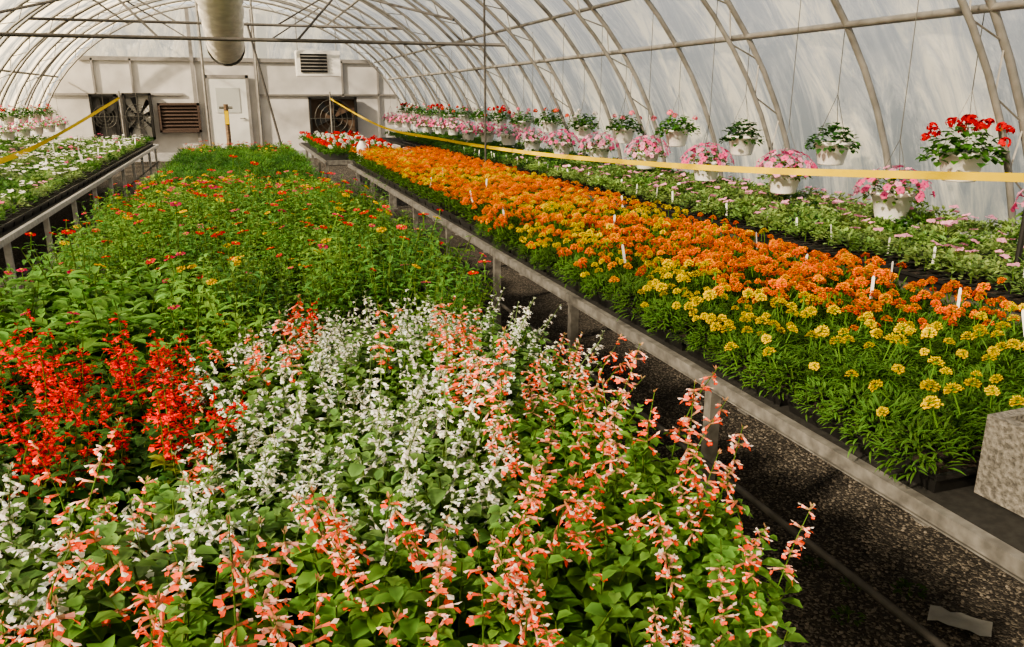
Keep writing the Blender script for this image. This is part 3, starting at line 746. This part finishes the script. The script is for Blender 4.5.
g=G(); g.raw([(-.008,0,-.03),(.008,0,-.03),(.008,0,.075),(.004,0,.085),(-.004,0,.085),(-.008,0,.075)],[(0,1,2,3,4,5)])
TAG=g.mesh('plant_tag',WHITEP)
def tag(x,y,z,grp,lab,s=1): inst('plant_tag',TAG,(x,y,z),U(-.5,.5),s,lab,'plant label',grp,(U(-.25,.25),U(-.2,.2)))
for (tx,ty) in ((1.62,3.2),(1.5,4.6),(1.55,5.5),(2.2,2.3),(2.35,2.05),(2.25,2.75),(2.4,3.3),(2.0,4.1),(2.45,4.9),(1.9,6.3),(2.3,1.75),(2.48,2.5),(1.8,7.4),(1.5,6.6)):
    tag(tx,ty,ZP+.14,'marigold tags','small white plant tag standing among the marigolds',.75)
for i in range(26): tag(3.16+nz(.03)+R()*.1,2.6+i*.36+nz(.1),ZP+.07,'wall bench tags','small white plant tag in trays on the right wall bench',.8)
for i in range(16): tag(-1.62-R()*.9,6.3+i*.6,ZP+.12,'left tags','small white plant tag on the left bench',1.1)
g=G(); vs=[];fs=[]
for j in range(5):
    for i in range(7): vs.append(((i-3)*.03,(j-2)*.022,.006+.012*abs(math.sin(i*1.3+j*.9))))
for j in range(4):
    for i in range(6): a=j*7+i; fs.append((a,a+1,a+8,a+7))
g.raw(vs,fs); o=g.build('paper_scrap',PAPER,None,True); o.location=(2.08,1.62,.004); o.rotation_euler=(0,0,-.9); setp(o,'crumpled white paper scrap on gravel under the marigold bench','paper')
g=G()
for i in range(6500):
    x=U(.85,2.9); y=U(.3,4.5); r=U(.003,.008); a=U(0,6); q=[]
    for k in range(5): an=a+2*PI*k/5; q.append((x+r*math.cos(an)*U(.8,1.2),y+r*math.sin(an)*U(.8,1.2),.001))
    top=[(p[0]*.6+x*.4,p[1]*.6+y*.4,r*U(.7,1)) for p in q]
    g.raw(q+top,[(k,(k+1)%5,5+(k+1)%5,5+k) for k in range(5)]+[(5,6,7,8,9)])
o=g.build('loose_gravel',STONE); setp(o,'loose grey gravel stones on the aisle floor','gravel',None,'stuff')
WD=bushy(.05,.06,40,.03,.012,(.05,.10,.02)).mesh('weed',PM)
for (x,y) in ((1.75,1.75),(1.9,1.9),(2.05,1.8),(1.85,2.05)): inst('weed',WD,(x,y,.0),U(0,6),U(.7,1.1),'small green weed growing in gravel under the marigold bench','weed','weeds in the gravel')
t=empty('white_jug',(1.55,10.9,BT+.06),'small white jug resting at the far end of marigold bench','jug')
g=G(); lathe(g,[(.001,0),(.06,0),(.065,.02),(.065,.2),(.03,.26),(.03,.28)],16); g.build('jug_body',WHITEP,t,True)
g=G(); lathe(g,[(.034,.275),(.034,.30),(.001,.302)],12); g.build('cap',BLACK,t,True)
g=G(); tube(g,[(.03,0,.25),(.09,0,.22),(.09,0,.12),(.06,0,.1)],.009,6); g.build('handle',WHITEP,t,True)
x,_=at(227,120,13.45)
t=empty('watering_stand',(x,13.45,0),'brown hose stand with yellow tag at far end of the centre bench','stand')
g=G(); tube(g,[(0,0,0),(0,0,1.55)],.035,8); g.build('pole',WOOD,t)
g=G(); tube(g,[(-.1,0,1.5),(.1,0,1.5)],.02,8); g.build('crossarm',GALV,t)
g=G(); box(g,-.03,.03,-.045,-.036,1.25,1.45); g.build('tag',TAPE,t)

# ================================================================ LIGHT
W=bpy.data.worlds.new('sky'); bpy.context.scene.world=W; W.use_nodes=True; n=W.node_tree.nodes; l=W.node_tree.links
bg=n['Background']; tc=n.new('ShaderNodeTexCoord'); sx=n.new('ShaderNodeSeparateXYZ'); mr=n.new('ShaderNodeMapRange'); r=n.new('ShaderNodeValToRGB')
l.new(tc.outputs['Generated'],sx.inputs[0]); l.new(sx.outputs['Z'],mr.inputs[0]); mr.inputs[1].default_value=-1; mr.inputs[2].default_value=1
l.new(mr.outputs[0],r.inputs[0]); l.new(r.outputs[0],bg.inputs['Color'])
e=r.color_ramp.elements
e[0].position=.36; e[0].color=(.18,.20,.15,1); e[1].position=1.0; e[1].color=(.52,.58,.66,1)
q=e.new(.47); q.color=(.40,.41,.36,1); q=e.new(.57); q.color=(.92,.89,.83,1); q=e.new(.75); q.color=(.80,.80,.80,1)
bg.inputs['Strength'].default_value=1.35
s=bpy.data.lights.new('sun','SUN'); s.energy=26; s.angle=math.radians(2.5); s.color=(1,.82,.58)
so=bpy.data.objects.new('sun',s); COL.objects.link(so)
so.rotation_euler=Vector((-.72,-.34,.46)).to_track_quat('Z','Y').to_euler()
print('objects',len(bpy.data.objects),'view',bpy.context.scene.view_settings.view_transform)
